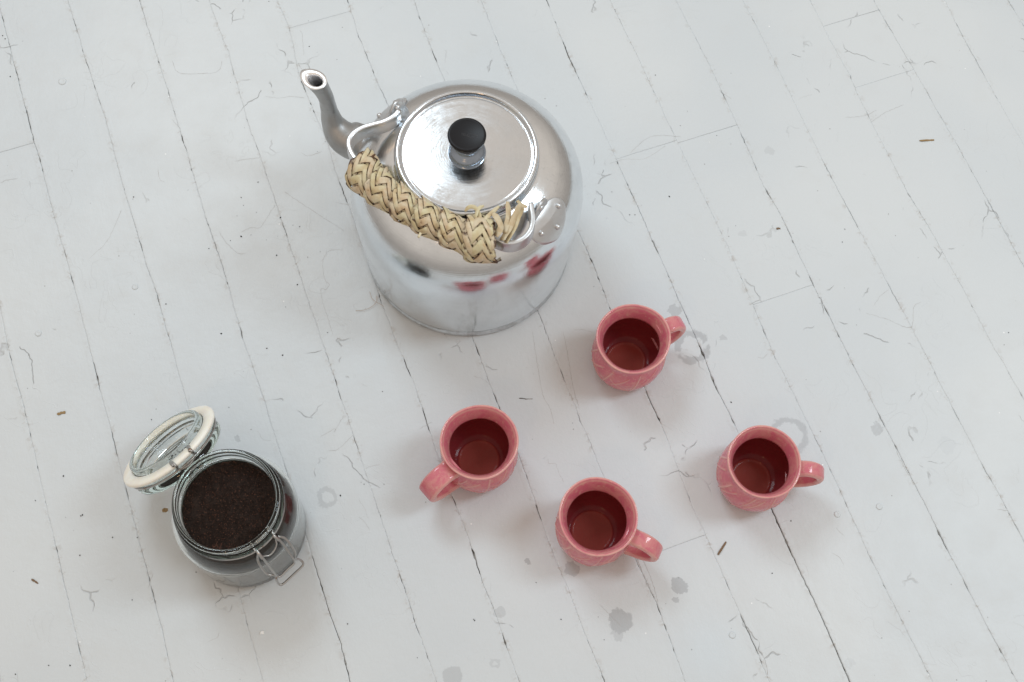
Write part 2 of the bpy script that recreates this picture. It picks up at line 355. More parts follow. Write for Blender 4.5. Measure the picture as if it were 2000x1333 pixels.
# ================================================================== METALS AND OTHER MATERIALS
def aluminium(name, col=(.80, .81, .83), rough=.22, aniso=.5, rings=True, bumpk=.12, spots=.1):
    s = NT(name); P = s.pos(); s.set(Metallic=1.0)
    sp = s.n('ShaderNodeSeparateXYZ'); s.l(P, sp.inputs[0])
    r = s.math('SQRT', s.math('ADD', s.math('MULTIPLY', sp.outputs[0], sp.outputs[0]), s.math('MULTIPLY', sp.outputs[1], sp.outputs[1])))
    cb = s.n('ShaderNodeCombineXYZ'); s.l(s.math('MULTIPLY', r, 900), cb.inputs[0]); s.l(s.math('MULTIPLY', sp.outputs[2], 900), cb.inputs[1])
    ang = s.math('ARCTAN2', sp.outputs[1], sp.outputs[0]); s.l(s.math('MULTIPLY', ang, 1.2), cb.inputs[2])
    lines = s.noise(cb.outputs[0], 1.0, 2, .6); cloud = s.noise(P, 22, 4, .65); fine = s.noise(P, 160, 3, .7)
    c = s.mix(s.ramp(cloud, .35, .7), col + (1,), tuple(x * .90 for x in col) + (1,))
    c = s.mix(s.math('MULTIPLY', s.ramp(fine, .58, .72), spots), c, tuple(x * .55 for x in col) + (1,))
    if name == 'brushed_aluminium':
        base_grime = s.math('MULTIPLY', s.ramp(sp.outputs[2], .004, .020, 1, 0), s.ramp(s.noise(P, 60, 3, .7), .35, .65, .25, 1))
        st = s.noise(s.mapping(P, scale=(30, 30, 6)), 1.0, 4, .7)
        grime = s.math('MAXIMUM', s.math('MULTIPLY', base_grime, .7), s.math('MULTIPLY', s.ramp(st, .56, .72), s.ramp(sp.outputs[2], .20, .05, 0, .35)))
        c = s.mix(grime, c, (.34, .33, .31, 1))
    s.l(c, s.b.inputs['Base Color'])
    ro = s.math('ADD', s.ramp(cloud, .3, .7, rough * .8, rough * 1.35), s.math('MULTIPLY', s.math('SUBTRACT', fine, .5), .12))
    if rings: ro = s.math('ADD', ro, s.math('MULTIPLY', s.math('SUBTRACT', lines, .5), .16))
    s.l(ro, s.b.inputs['Roughness'])
    if aniso:
        s.b.inputs['Anisotropic'].default_value = aniso; tg = s.n('ShaderNodeTangent', direction_type='RADIAL', axis='Z'); s.l(tg.outputs[0], s.b.inputs['Tangent'])
    h = s.math('MULTIPLY', fine, .25)
    h = s.math('ADD', h, s.math('MULTIPLY', cloud, 1.6))
    if rings: h = s.math('ADD', h, s.math('MULTIPLY', lines, .50))
    s.l(s.bump(h, bumpk, .0008), s.b.inputs['Normal'])
    return s.m
M_ALU = aluminium('brushed_aluminium', col=(.80, .835, .865), rough=.12, bumpk=.22, spots=.22)
M_LID = aluminium('polished_lid_aluminium', col=(.77, .805, .84), rough=.15, aniso=.3, bumpk=.13, spots=.18)
M_STRAP = aluminium('strap_aluminium', col=(.68, .685, .69), rough=.38, aniso=0, rings=False, bumpk=.3)
M_CAST = aluminium('cast_aluminium', col=(.44, .44, .435), rough=.40, aniso=0, rings=False, bumpk=.7, spots=.55)
M_BRIGHT = aluminium('ground_bright_aluminium', col=(.96, .96, .97), rough=.38, aniso=0, rings=False, bumpk=.1, spots=0)
M_CHROME = aluminium('dull_chrome', col=(.32, .37, .44), rough=.16, aniso=0, rings=False, bumpk=.5, spots=.4)  # dark bluish reflection on the knob base, put into the base colour
s = NT('black_bakelite'); s.set(Base_Color=(.007, .007, .009, 1), Roughness=.42); s.b.inputs['Specular IOR Level'].default_value = .28
s.l(s.bump(s.noise(s.pos(), 900, 2), .06, .0003), s.b.inputs['Normal']); M_BLACK = s.m
s = NT('engraved_mark_grey'); s.set(Base_Color=(.05, .05, .055, 1), Roughness=.45); M_MARK = s.m
s = NT('steel_wire'); s.set(Base_Color=(.55, .53, .51, 1), Metallic=1.0, Roughness=.28)
P_ = s.pos(); s.l(s.mix(s.ramp(s.noise(P_, 140, 3), .60, .72), (.44, .43, .42, 1), (.26, .17, .12, 1)), s.b.inputs['Base Color']); M_WIRE = s.m

# ================================================================== KETTLE
KX, KY = -.065, .66
kettle = thing('kettle', 'large round aluminium kettle with black lid knob, curved spout and woven palm grip', 'kettle', (KX, KY, 0))
BODY = [(0, .0012), (.108, .0012), (.118, .0), (.1226, .0010), (.1246, .0040), (.1245, .0070), (.1226, .0092), (.1224, .0108), (.1236, .0132), (.1248, .019), (.1266, .040), (.1282, .065), (.1297, .090), (.1307, .112), (.1312, .128), (.1308, .142), (.1288, .156),
        (.1245, .169), (.1180, .1805), (.1100, .190), (.1000, .1985), (.0900, .2045), (.0830, .2078), (.0790, .2095), (.0772, .2100), (.0765, .2115), (.0762, .2165), (.0755, .2190)]
def body_surf_z(r):
    pts = [(a, b) for a, b in BODY if b > .13 and a > .0765][::-1]
    return float(np.interp(r, [a for a, b in pts], [b for a, b in pts]))
def refine(prof, n):
    P = curve_pts([(r, 0, z) for r, z in prof], n); return [(max(0, p.x), p.z) for p in P]
bp = refine(BODY, 150)
def dent(t, r, z, i):
    q = Vector((math.cos(t) * 1.6, math.sin(t) * 1.6, z * 18)); return r * (1 + .0016 * noise.noise(q)) if r > .08 else r, z
link('body', lathe(bp, 200, fr=dent), M_ALU, kettle)
LID = [(.0725, .2170), (.0752, .2175), (.0768, .2195), (.0768, .2225), (.0755, .2245), (.0735, .2252), (.0720, .2242), (.0708, .2224), (.0699, .2208), (.0690, .2203), (.0680, .2206), (.0670, .2211),
       (.0640, .2213), (.0560, .2216), (.0450, .2219), (.0320, .2221), (.0200, .2222), (.0, .2222)]
lid = link('lid', lathe(refine(LID, 80), 180), M_LID, kettle)
KB = [(.0204, .2316), (.0203, .2330), (.0197, .2358), (.0180, .2388), (.0152, .2416), (.0126, .2445), (.0112, .2475), (.0108, .2490), (.0, .2490)]
KB = [(r, .2218 + (z - .2316) * .86) for r, z in KB]
kb = link('knob_base', lathe(refine(KB, 30), 80), M_CHROME, lid)
KN = [(0, .2480), (.0108, .2482), (.0114, .2500), (.0114, .2520), (.0128, .2535), (.0134, .2550), (.0130, .2560), (.0148, .2572), (.0164, .2590), (.0184, .2625), (.0199, .2660), (.0203, .2690), (.0199, .2707), (.0188, .2715), (.0170, .2712), (.0155, .2706), (0, .2704)]
KN = [(r, z - .0125) for r, z in KN]
kn = link('knob', lathe(KN, 96), M_BLACK, lid)
kc = Vector((0, 0, 0))
# the maker's mark moulded on the knob: a few strokes and a ring
def local(p): return Vector(p) - Vector((KX, KY, 0))
mk = Vector((0, 0, .27045))
def ell(cx, cy, a, b, rot, n=40): return [Vector((cx + a * math.cos(t) * math.cos(rot) - b * math.sin(t) * math.sin(rot), cy + a * math.cos(t) * math.sin(rot) + b * math.sin(t) * math.cos(rot), .2580)) for t in [2 * PI * i / n for i in range(n)]]
parts = [(ell(.0060, -.0012, .0056, .0024, -.05), True), (ell(.0062, -.0012, .0042, .0011, .15), True),
         ([(-.0062, .0010), (-.0040, .0010)], False), ([(-.0050, .0010), (-.0050, -.0014)], False), ([(-.0034, .0008), (-.0034, -.0014), (-.0018, -.0014)], False), ([(-.0034, -.0002), (-.0020, -.0002)], False), ([(-.0034, .0008), (-.0018, .0008)], False),
         ([(-.0012, .0006), (-.0012, -.0014), (.0002, -.0014)], False)]
bmk = bmesh.new()
for pts, cl in parts:
    P3 = [Vector((p[0], p[1], .2580)) for p in pts]
    me = sweep(P3 if cl else curve_pts(P3, 8), lambda t: ring(.00019, 5), closed=cl); bmk.from_mesh(me)
me = bpy.data.meshes.new('mark'); bmk.to_mesh(me); bmk.free(); link('engraved_mark', me, M_MARK, kn)
# rolled strip where wall meets base is in the body. bracket pair on the shoulder
def surf_from_px(px, py, lift=0.0):
    z = .20
    for _ in range(25):
        p = W(px, py, z); r = math.hypot(p.x - KX, p.y - KY); z = .5 * z + .5 * (body_surf_z(r) + lift)
    return W(px, py, z) - Vector((KX, KY, 0))
outline = [(1040,437),(1035,450),(1037,464),(1046,474),(1060,479),(1075,476),(1088,469),(1097,455),(1103,436),(1105,415),(1102,399),(1094,390),(1084,387),(1075,391),(1067,399)]
op = [surf_from_px(*p, lift=.0) for p in outline]
def on_shell(x, y, h): return Vector((x, y, body_surf_z(math.hypot(x, y)) + h))
def build_bracket(rot):
    R2 = Matrix.Rotation(rot, 4, 'Z')
    # plate: fan of rings from centre to outline, top + skirt
    c = sum(op, Vector()) / len(op); n = 60
    ol = curve_pts([*op, op[0]], n + 1)[:-1]
    vs_, fs_ = [], []
    levels = [(0, .0030), (.5, .0030), (.93, .0030), (.985, .0027), (1.0, .0020), (1.0, -.0006)]
    for (f, h) in levels:
        for q in ol:
            x, y = c.x + (q.x - c.x) * f, c.y + (q.y - c.y) * f; vs_.append(on_shell(x, y, h))
    for l in range(len(levels) - 1):
        for j in range(n):
            k = (j + 1) % n; fs_.append((l * n + j, l * n + k, (l + 1) * n + k, (l + 1) * n + j))
    # upright ear
    a, b = surf_from_px(1041, 436), surf_from_px(1066, 399); dirx = (b - a); L = dirx.length; dirx.normalize()
    nrm = dirx.cross(Vector((0, 0, 1))).normalized(); base = len(vs_); prof = []
    mid = (a + b) / 2
    for k in range(25):
        t = k / 24; ang = PI * t; x = -math.cos(ang) * (L / 2 + .001) * (1 - .25 * math.sin(ang) ** 2) ; hh = (.0235) * math.sin(ang) ** .62
        prof.append((x, hh))
    prof = [(prof[0][0], -.004)] + prof + [(prof[-1][0], -.004)]
    for s_ in (1, -1):
        for x, hh in prof: vs_.append(mid + dirx * x + Vector((0, 0, hh)) + nrm * (.0014 * s_))
    m = len(prof)
    for k in range(m - 1): fs_.append((base + k, base + k + 1, base + m + k + 1, base + m + k))
    fs_.append(tuple(base + k for k in range(m))); fs_.append(tuple(base + m + k for k in range(m))[::-1])
    vs_ = [R2 @ v for v in vs_]
    me = mesh('bracket', vs_, fs_); bm = bmesh.new(); bm.from_mesh(me); bmesh.ops.recalc_face_normals(bm, faces=bm.faces); bm.to_mesh(me); bm.free()
    br = link('handle_bracket', me, M_STRAP, kettle, False)
    for p_ in me.polygons: p_.use_smooth = len(p_.vertices) == 4
    rp = [(0, .0036), (.0014, .0034), (.0025, .0026), (.0030, .0012), (.0031, -.001)]
    for q in ((1090, 405), (1088, 446), (1057, 459)):
        v = surf_from_px(*q); v = on_shell(v.x, v.y, .0030)
        ri = link('rivet', lathe(rp, 20), M_STRAP, br); v = R2 @ v; ri.location = v
        nn = Vector((v.x, v.y, 0)).normalized() * .45 + Vector((0, 0, .9)); ri.rotation_euler = nn.to_track_quat('Z', 'Y').to_euler()
    ri = link('rivet', lathe([(0, .0026), (.0030, .0024), (.0040, .0015), (.0043, 0), (.0043, -.0045), (.003, -.0052), (0, -.0055)], 24), M_STRAP, br)
    v = R2 @ (mid + Vector((0, 0, .0135)) ); ri.location = v
    nn = R2.to_3x3() @ nrm
    if nn.dot(Vector((v.x, v.y, 0))) > 0: nn = -nn
    ri.rotation_euler = (-nn).to_track_quat('Z', 'Y').to_euler(); 
    ri.location = v - nn * .0008
    return v, nn
hingeB, nB = build_bracket(0.0)
hingeA, nA = build_bracket(PI)
# bail strap
HZ = .2165
spx = [(1036,404,.217),(1038,418,.217),(1040,432,.2165),(1039,446,.216),(1034,460,.216),(1022,473,.216),(1003,481,.216),(984,480,.217),(965,473,.218),(930,463,.219),(890,453,.220),(840,432,.221),(790,404,.221),(745,371,.220),(712,338,.218),(695,318,.217),(685,300,.216),(683,284,.2155),(691,270,.2155),(708,259,.2155),(730,252,.216),(752,246,.2165),(770,236,.217),(781,224,.217)]
path = curve_pts([local(W(*p)) for p in spx], 150)
strap = link('handle_strap', sweep(path, lambda t: rrect(.0054, .0210, .0016), up=(0, 0, 1)), M_STRAP, kettle)
strap.data.polygons.foreach_set('use_smooth', [True] * len(strap.data.polygons))
# ---- woven palm grip: a flat braid wound round the strap
grip = curve_pts([local(W(*p)) for p in [(703,326,.2195),(724,352,.221),(750,375,.222),(790,402,.222),(840,431,.222),(886,452,.221),(925,464,.221),(962,470,.2205)]], 200)
GL = sum((grip[i + 1] - grip[i]).length for i in range(199))
frames = []; N = Vector((0, 0, 1))
for i, p in enumerate(grip):
    T = (grip[min(i + 1, 199)] - grip[max(i - 1, 0)]).normalized(); N = (Vector((0, 0, 1)) - T * T.z).normalized(); frames.append((p, T, N, T.cross(N)))
def grip_point(sx_, th, r):
    x = sx_ / GL * 199; x_ = min(max(x, 0), 198.999); i = int(x_); f = x_ - i; p0, T0, N0, S0 = frames[i]; p1, T1, N1, S1 = frames[i + 1]
    p = p0.lerp(p1, f) + T0 * ((x - x_) * GL / 199); return p + (N0 * math.cos(th) + S0 * math.sin(th)) * r
TURNS = 6.0; BW = GL / TURNS * 1.16; RG = .0146
def Rg(sx_):
    t = sx_ / GL
    return RG * (1 + .22 * math.exp(-((t - .06) / .11) ** 2) - .06 * math.exp(-((t - .45) / .2) ** 2) + .48 * smooth(.78, .90, t))
def band(a, b, h):
    """a: distance along the braid, b: across (-.5...5), h: height"""
    th = a / RG; s_ = (th / (2 * PI) + .5) / (TURNS) * GL * (1.0) + b * BW * .98 + .002 * math.sin(th * .5)
    lift = (.5 - b) * .0042
    return grip_point(s_, th + .5 * b, Rg(s_) + lift + h)
NS = 7; LA = 2 * PI * RG * (TURNS - .15); PER = 2 * BW; D = PER / NS
def tri(x):   # triangle wave -1..1..-1, period 1, with softened turn
    x = x % 1.0; y = 4 * x - 1 if x < .5 else 3 - 4 * x
    return math.sin(y * PI / 2) * .12 + y * .88
def leaf(name, base):
    s = NT(name); P = s.pos(); oi = s.n('ShaderNodeObjectInfo')
    n1 = s.noise(P, 120, 3, .6); n2 = s.noise(P, 700, 2, .5)
    c = s.mix(s.ramp(n1, .35, .65), base + (1,), (base[0] * .86, base[1] * .74, base[2] * .62, 1))
    c = s.mix(s.math('MULTIPLY', oi.outputs['Random'], .35), c, (.50, .47, .24, 1))
    c = s.mix(s.math('MULTIPLY', s.ramp(n1, .66, .74), .65), c, (.20, .10, .05, 1))
    s.l(c, s.b.inputs['Base Color']); s.set(Roughness=.5)
    at = s.n('ShaderNodeAttribute', attribute_name='edge'); ed = s.math('MULTIPLY', s.ramp(at.outputs['Fac'], .50, .95), s.ramp(n1, .36, .54, .2, 1))
    s.l(s.mix(ed, c, (.07, .028, .012, 1)), s.b.inputs['Base Color'])
    s.l(s.bump(n2, .25, .0006), s.b.inputs['Normal']); return s.m
M_LEAF = leaf('dried_palm_leaf', (.66, .585, .40)); M_LEAF2 = leaf('pink_palm_leaf', (.64, .54, .39))
SW = .0056
for k in range(NS):
    vs_, fs_, ed = [], [], []; n = int(LA / .0011); started = False; cnt = 0
    for i in range(n):
        a = i * LA / n - .5 * 2 * PI * RG * .9; ph = (a / PER + k / NS); y = tri(ph); up_ = (ph % 1.0) < .5
        b = y * (.47 + .02 * noise.noise(Vector((a * 40, k * 5, 1)))) + .03 * noise.noise(Vector((a * 70, k * 7, 3)))
        bb = b * BW / D * 1.0      # lanes across
        wv = math.sin(2 * PI * (y * .47 + .5) * NS / 4 * 1.0)
        h = (.00085 if up_ else -.00085) * max(-1, min(1, wv * 2.2))
        dy = (tri(ph + .004) - tri(ph - .004)) / .008 * .47 * BW / PER
        Td = Vector((1, dy)).normalized(); Nd = Vector((-Td.y, Td.x))
        for q in (-1, -.75, 0, .75, 1):
            e = q * SW / 2 * (1 + .10 * math.sin(k * 2.4) + .16 * noise.noise(Vector((a * 60, k * 9, 6)))); hh = h + .00035 * (1 - q * q) - (.0003 if abs(q) == 1 else 0)
            vs_.append(band(a + Nd.x * e, b + Nd.y * e / BW, hh)); ed.append(min(1, (1.0 if abs(q) == 1 else .55 if abs(q) == .75 else 0) + .9 * smooth(.84, .98, abs(y)) * (noise.noise(Vector((a * 90, k * 3.3, q))) > -.15)))
        if i:
            o0 = (i - 1) * 5
            for j in range(4): fs_.append((o0 + j, o0 + j + 1, o0 + j + 6, o0 + j + 5))
    me = mesh('strip', vs_, fs_); at = me.attributes.new('edge', 'FLOAT', 'POINT'); at.data.foreach_set('value', ed)
    so = link('palm_strip', me, M_LEAF if k % 3 else M_LEAF2, strap)
    sm = so.modifiers.new('thick', 'SOLIDIFY'); sm.thickness = .00035; sm.offset = -1
core = sweep([f[0] for f in frames], lambda t: ring(Rg(t * GL) * .90, 20), up=(0, 0, 1)); s = NT('dark_palm_core'); s.set(Base_Color=(.10, .05, .025, 1), Roughness=.9)
link('grip_core', core, s.m, strap)
# loose ends of the braid
def loose(pts, wd=.0046, mat=None, tw=.6, up0=None):
    P = curve_pts([local(W(*p)) for p in pts], 26); u0 = up0 or Vector((0, 0, 1))
    def up(t): return (u0 + Vector((math.sin(t * 3 + wd * 900) * tw, math.cos(t * 4) * tw, 0))).normalized()
    me = sweep(P, lambda t: [(x * (1 - .45 * smooth(.8, 1, t)), y) for x, y in rrect(wd, .00045, .0002, 1)], up=up)
    link('loose_palm_end', me, mat or M_LEAF2, strap)
loose([(985,455,.235),(992,430,.237),(993,412,.238),(991,394,.239)], .0062)
loose([(980,470,.233),(998,440,.236),(1006,420,.238),(1016,403,.241),(1030,405,.242)], .0064)
loose([(988,475,.230),(1003,448,.233),(1012,425,.235),(1020,405,.236),(1010,392,.238)], .0056)
loose([(930,452,.238),(945,430,.240),(962,415,.241),(975,403,.241)], .0044, M_LEAF)
loose([(968,462,.238),(978,445,.241),(972,428,.243),(962,416,.242)], .0066)
loose([(938,425,.241),(930,408,.243),(918,404,.243),(908,413,.240)], .0042, M_LEAF)
loose([(925,440,.240),(930,420,.243),(935,408,.243),(945,402,.242)], .0040, M_LEAF)
loose([(728,325,.232),(729,315,.236),(727,308,.238),(733,301,.238)], .0028, s.m, .2)
loose([(822,455,.232),(818,462,.232),(816,464,.230)], .003, M_LEAF)
# ---- spout
SP = [local(v) for v in (Vector((-.176, .716, .106)), Vector((-.195, .7235, .110)), W(672,268,.119), W(652,243,.134), W(643,215,.155), W(637,192,.176), W(628,175,.191), W(618,161,.203))]
path = curve_pts(SP, 60)
RW = [.0235, .0240, .0238, .0190, .0132, .0100, .0090, .0097, .0116]
nsec = 40
sv = Vector((1, .15, 0))
vs_, fs_ = [], []
tipT = None
def spout_frame(i):
    T = (path[min(i + 1, 59)] - path[max(i - 1, 0)]).normalized(); S = Vector((.555, .83, 0)); S = (S - T * S.dot(T)).normalized(); return T, S, T.cross(S)
def spout_pt(i, ang, f):
    T, S, Nn = spout_frame(i); t = i / 59; r = lerp_list(RW, t) * f
    k = 1 + .10 * max(0, math.cos(ang)) ** 8 * smooth(0, .3, t)     # the casting ridge along the top
    q = path[i] + S * math.sin(ang) * r * .92 + Nn * math.cos(ang) * r * 1.05 * k
    return q
# opening: cut obliquely, drawn out to a lip on the pouring side
outr, inr = [], []
for i in range(60):
    for j in range(nsec): vs_.append(spout_pt(i, 2 * PI * j / nsec, 1.0))
lipdir = (Vector((-.83, .555, 0)) + Vector((0, 0, .1))).normalized()
T, S, Nn = spout_frame(59)
def lip(ang, f, back=0.0):
    q = spout_pt(59, ang, f); T_, S_, N_ = spout_frame(59)
    a = (q - path[59]).dot(lipdir); zc = path[59].z + .0045; q = q + T_ * ((zc - q.z) / T_.z) + lipdir * max(0, a) * .22; q.z -= back
    if f < .9: q -= lipdir * .0016
    return q
base = 60 * nsec
for (f, bk) in ((1.12, .0012), (1.10, 0), (.68, .0003), (.62, .0020)):
    for j in range(nsec): vs_.append(lip(2 * PI * j / nsec, f, bk))
for i in range(54, -1, -9):
    for j in range(nsec): vs_.append(spout_pt(i, 2 * PI * j / nsec, .74))
tot = 60 + 4 + len(range(54, -1, -9))
for i in range(tot - 1):
    for j in range(nsec):
        k = (j + 1) % nsec; fs_.append((i * nsec + j, i * nsec + k, (i + 1) * nsec + k, (i + 1) * nsec + j))
me = mesh('spout', vs_, fs_); bm = bmesh.new(); bm.from_mesh(me); bmesh.ops.recalc_face_normals(bm, faces=bm.faces); bm.to_mesh(me); bm.free()
sp_ = link('spout', me, M_CAST, kettle); me.materials.append(M_BRIGHT)
for p in me.polygons:
    if min(v // nsec for v in p.vertices) in (62, 63): p.material_index = 1  # bright metal repeated inside the mouth, a highlight put in by colour
    row = p.vertices[0] // nsec; 
    if min(v // nsec for v in p.vertices) in (60, 61): p.material_index = 1
    if min(v // nsec for v in p.vertices) == 59: p.material_index = 0
# collar where the spout meets the wall
cp = curve_pts([SP[0], SP[1], SP[2]], 12)

# ================================================================== MUGS
def glaze():
    s = NT('pink_glaze'); P = s.pos(); oi = s.n('ShaderNodeObjectInfo')
    off = s.n('ShaderNodeVectorMath', operation='ADD'); s.l(P, off.inputs[0])
    cb = s.n('ShaderNodeCombineXYZ'); s.l(s.math('MULTIPLY', oi.outputs['Random'], 3.0), cb.inputs[0]); s.l(cb.outputs[0], off.inputs[1]); Q = off.outputs[0]
    n1 = s.noise(Q, 62, 4, .65, .8); n2 = s.noise(Q, 240, 3, .6)
    c = s.mix(s.ramp(n1, .38, .66), (.575, .138, .190, 1), (.620, .225, .230, 1))
    at = s.n('ShaderNodeAttribute', attribute_name='thin')
    f = s.math('MULTIPLY', at.outputs['Fac'], s.ramp(n1, .25, .55, .45, .95))
    c = s.mix(f, c, (.70, .40, .34, 1))
    c = s.mix(s.math('MULTIPLY', s.ramp(n2, .56, .70), .5), c, (.64, .36, .29, 1))
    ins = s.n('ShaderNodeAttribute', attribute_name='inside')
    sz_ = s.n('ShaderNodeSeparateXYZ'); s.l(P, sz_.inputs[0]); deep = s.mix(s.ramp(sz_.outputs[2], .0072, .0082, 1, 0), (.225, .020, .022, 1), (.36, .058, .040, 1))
    c = s.mix(s.math('MULTIPLY', ins.outputs['Fac'], .92), c, deep); s.l(s.math('MULTIPLY_ADD', ins.outputs['Fac'], -.40, .5), s.b.inputs['Specular IOR Level'])  # shade of an unseen person overhead, put in as lower specular inside
    s.l(c, s.b.inputs['Base Color']); s.set(Roughness=.12)
    s.l(s.bump(s.math('ADD', s.math('MULTIPLY', n1, 1.0), s.math('MULTIPLY', n2, .12)), .35, .0009), s.b.inputs['Normal'])
    return s.m
M_GLAZE = glaze()
def seg_d(p, a, b):
    ax, ay = a; bx, by = b; px, py = p; dx, dy = bx - ax, by - ay
    t = max(0, min(1, ((px - ax) * dx + (py - ay) * dy) / (dx * dx + dy * dy + 1e-12))); return math.hypot(px - ax - t * dx, py - ay - t * dy)
def mug(label, cx, cy, az, seed, scale=1.0, handle=(1.0, 1.0), rimw=1.0, hz=1.0):
    rn = random.Random(seed)
    root = thing('mug', label, 'mug', (cx, cy, 0), 0, 'pink glazed ceramic mugs set out on the floor')
    outer = [(0, .0022), (.026, .0022), (.028, .0005), (.0305, .0), (.0335, .0012), (.0372, .0065), (.0405, .0150), (.0425, .0255), (.0430, .0350), (.0422, .0440), (.0402, .0530), (.0385, .0600), (.0382, .0660), (.0392, .0720), (.0412, .0775)]
    rim = [(.0424, .0795), (.0423, .0806), (.0411, .0810), (.0398, .0803)]
    inner = [(.0370, .0760), (.0344, .0700), (.0326, .0640), (.0326, .0600), (.0358, .0520), (.0378, .0430), (.0385, .0340), (.0378, .0250), (.0350, .0160), (.0300, .0105), (.0255, .0085), (.0232, .0078), (.0222, .0078), (.0210, .0070), (0, .0066)]
    prof = refine([(r, z) for r, z in outer], 90)[:-1] + refine([outer[-1]] + rim + [inner[0]], 22)[:-1] + refine(inner, 50)
    # carved leaf-vein lines round the belly: circumference coordinate in metres at r=.042
    segs = []; t0 = rn.random() * .05; x = 0; Lc = 2 * PI * .0415
    while x < Lc - .008:
        wdt = rn.uniform(.028, .040); x1 = min(Lc, x + wdt); ztop = .058 + rn.uniform(-.003, .003); zb = .010
        segs.append(((x + rn.uniform(-.003, .003), zb), (x + wdt * rn.uniform(.2, .6), ztop)))
        segs.append(((x + wdt * .35, .030 + rn.uniform(-.005, .005)), (x1 - .003, ztop - .004)))
        if rn.random() < .7: segs.append(((x1, .016 + rn.uniform(0, .01)), (x + wdt * .3, .042)))
        x = x1
    n = 300; vs_, fs_, thin, ins = [], [], [], []; m = len(prof); no = 89
    for j in range(n):
        t = 2 * PI * j / n; wob = 1 + .012 * math.sin(2 * t + seed) + .007 * math.sin(3 * t + seed * 2.1) + .004 * math.sin(5 * t + seed)
        for i, (r, z) in enumerate(prof):
            th_ = 0; up = smooth(.03, .08, z); rr_ = r * (1 + (wob - 1) * (.3 + .7 * up)) * (rimw * up + (1 - up))
            zz = z * hz + .0010 * math.sin(2 * t + seed * 1.7) * smooth(.05, .08, z)
            if i < no and .006 < z < .066:
                xx = (t / (2 * PI)) * Lc; d = min(min(seg_d((xx + s_ * Lc, z), a, b) for a, b in segs) for s_ in (0,)); 
                rd = math.exp(-(d / .0009) ** 2); gr = math.exp(-((d - .0022) / .0012) ** 2)
                rr_ += .00075 * rd - .00035 * gr; th_ = max(th_, rd * .85)
            if no - 8 <= i < no + 26:
                th_ = max(th_, .9 * math.exp(-((i - no - 7) / 2.6) ** 2), .75 * math.exp(-((i - no - 15) / 2.2) ** 2))
            if i < no: rr_ *= 1 + .004 * noise.noise(Vector((math.cos(t) * 2, math.sin(t) * 2, z * 60 + seed)))
            vs_.append((rr_ * scale * math.cos(t + az), rr_ * scale * math.sin(t + az), zz * scale)); thin.append(th_)
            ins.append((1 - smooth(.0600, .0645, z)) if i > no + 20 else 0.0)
    for j in range(n):
        k = (j + 1) % n
        for i in range(m - 1): fs_.append((j * m + i, k * m + i, k * m + i + 1, j * m + i + 1))
    me = mesh('mug_body', vs_, fs_)
    a = me.attributes.new('thin', 'FLOAT', 'POINT'); a.data.foreach_set('value', thin)
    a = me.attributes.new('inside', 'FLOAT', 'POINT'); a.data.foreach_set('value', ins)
    bm = bmesh.new(); bm.from_mesh(me); bmesh.ops.remove_doubles(bm, verts=bm.verts, dist=1e-6); bmesh.ops.recalc_face_normals(bm, faces=bm.faces); bm.to_mesh(me); bm.free()
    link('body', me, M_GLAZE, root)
    hx, hk = handle; d = Vector((math.cos(az), math.sin(az), 0)); sd = Vector((-d.y, d.x, 0))
    H_ = [(.0360, .0650), (.0430, .0675), (.0540 * hx, .0690), (.0640 * hx, .0640), (.0700 * hx, .0540), (.0690 * hx, .0420), (.0620 * hx, .0310), (.0530 * hx, .0240), (.0440, .0205), (.0370, .0190)]
    P = curve_pts([(d * r + Vector((0, 0, z))) * scale for r, z in H_], 60)
    wd = .0188 * hk
    def sec(t):
        k = 1 + .35 * (1 - smooth(0, .12, t)) + .25 * smooth(.88, 1, t); return [(x * k, y * (1 + .3 * (k - 1))) for x, y in rrect(.0092, wd, .0042, 5)]
    me = sweep(P, sec, up=tuple(sd)); th = []
    for i in range(60):
        for x, y in sec(i / 59): th.append(.65 if abs(abs(y) - wd / 2) < .0022 else .10)
    a = me.attributes.new('thin', 'FLOAT', 'POINT'); a.data.foreach_set('value', th[:len(me.vertices)])
    link('handle', me, M_GLAZE, root)
mug('pink mug nearest the kettle, its short handle pointing up and right by a ring stain', .1366, .5204, math.radians(30), 1, 1.0, (.93, 1.0))
mug('pink mug with its broad handle pointing down to the left, leftmost of the four', -.0262, .3837, math.radians(-134), 2, 1.0, (1.06, 1.25), rimw=1.01)
mug('pink mug nearest the bottom edge, wide ring handle turned right, beside the grey splash marks', .1080, .3121, math.radians(-22), 3, 1.0, (1.04, 1.0), rimw=1.01)
mug('pink mug farthest right with a short handle to the right, over a large ring mark', .2861, .3890, math.radians(-1), 5, 1.0, (.97, .95), rimw=.965)

# ================================================================== GLASS JAR
s = NT('clear_glass'); s.set(Base_Color=(.965, .985, .975, 1), Roughness=.0, IOR=1.46); s.b.inputs['Transmission Weight'].default_value = 1.0
va = s.n('ShaderNodeVolumeAbsorption'); va.inputs['Color'].default_value = (.62, .82, .74, 1); va.inputs['Density'].default_value = 6; s.l(va.outputs[0], s.out.inputs['Volume']); M_GLASS = s.m
s = NT('cream_rubber'); s.set(Base_Color=(.80, .77, .66, 1), Roughness=.42); P_ = s.pos()
s.l(s.mix(s.ramp(s.noise(P_, 60, 3), .4, .65), (.91, .90, .82, 1), (.88, .83, .73, 1)), s.b.inputs['Base Color']); s.b.inputs['Subsurface Weight'].default_value = .1; s.b.inputs['Subsurface Radius'].default_value = (.002, .002, .001); M_RUBBER = s.m
JX, JY = -.2762, .2815
jar = thing('glass_jar', 'clip-top glass jar standing open with its lid hanging back on the wire hinge', 'jar', (JX, JY, 0))
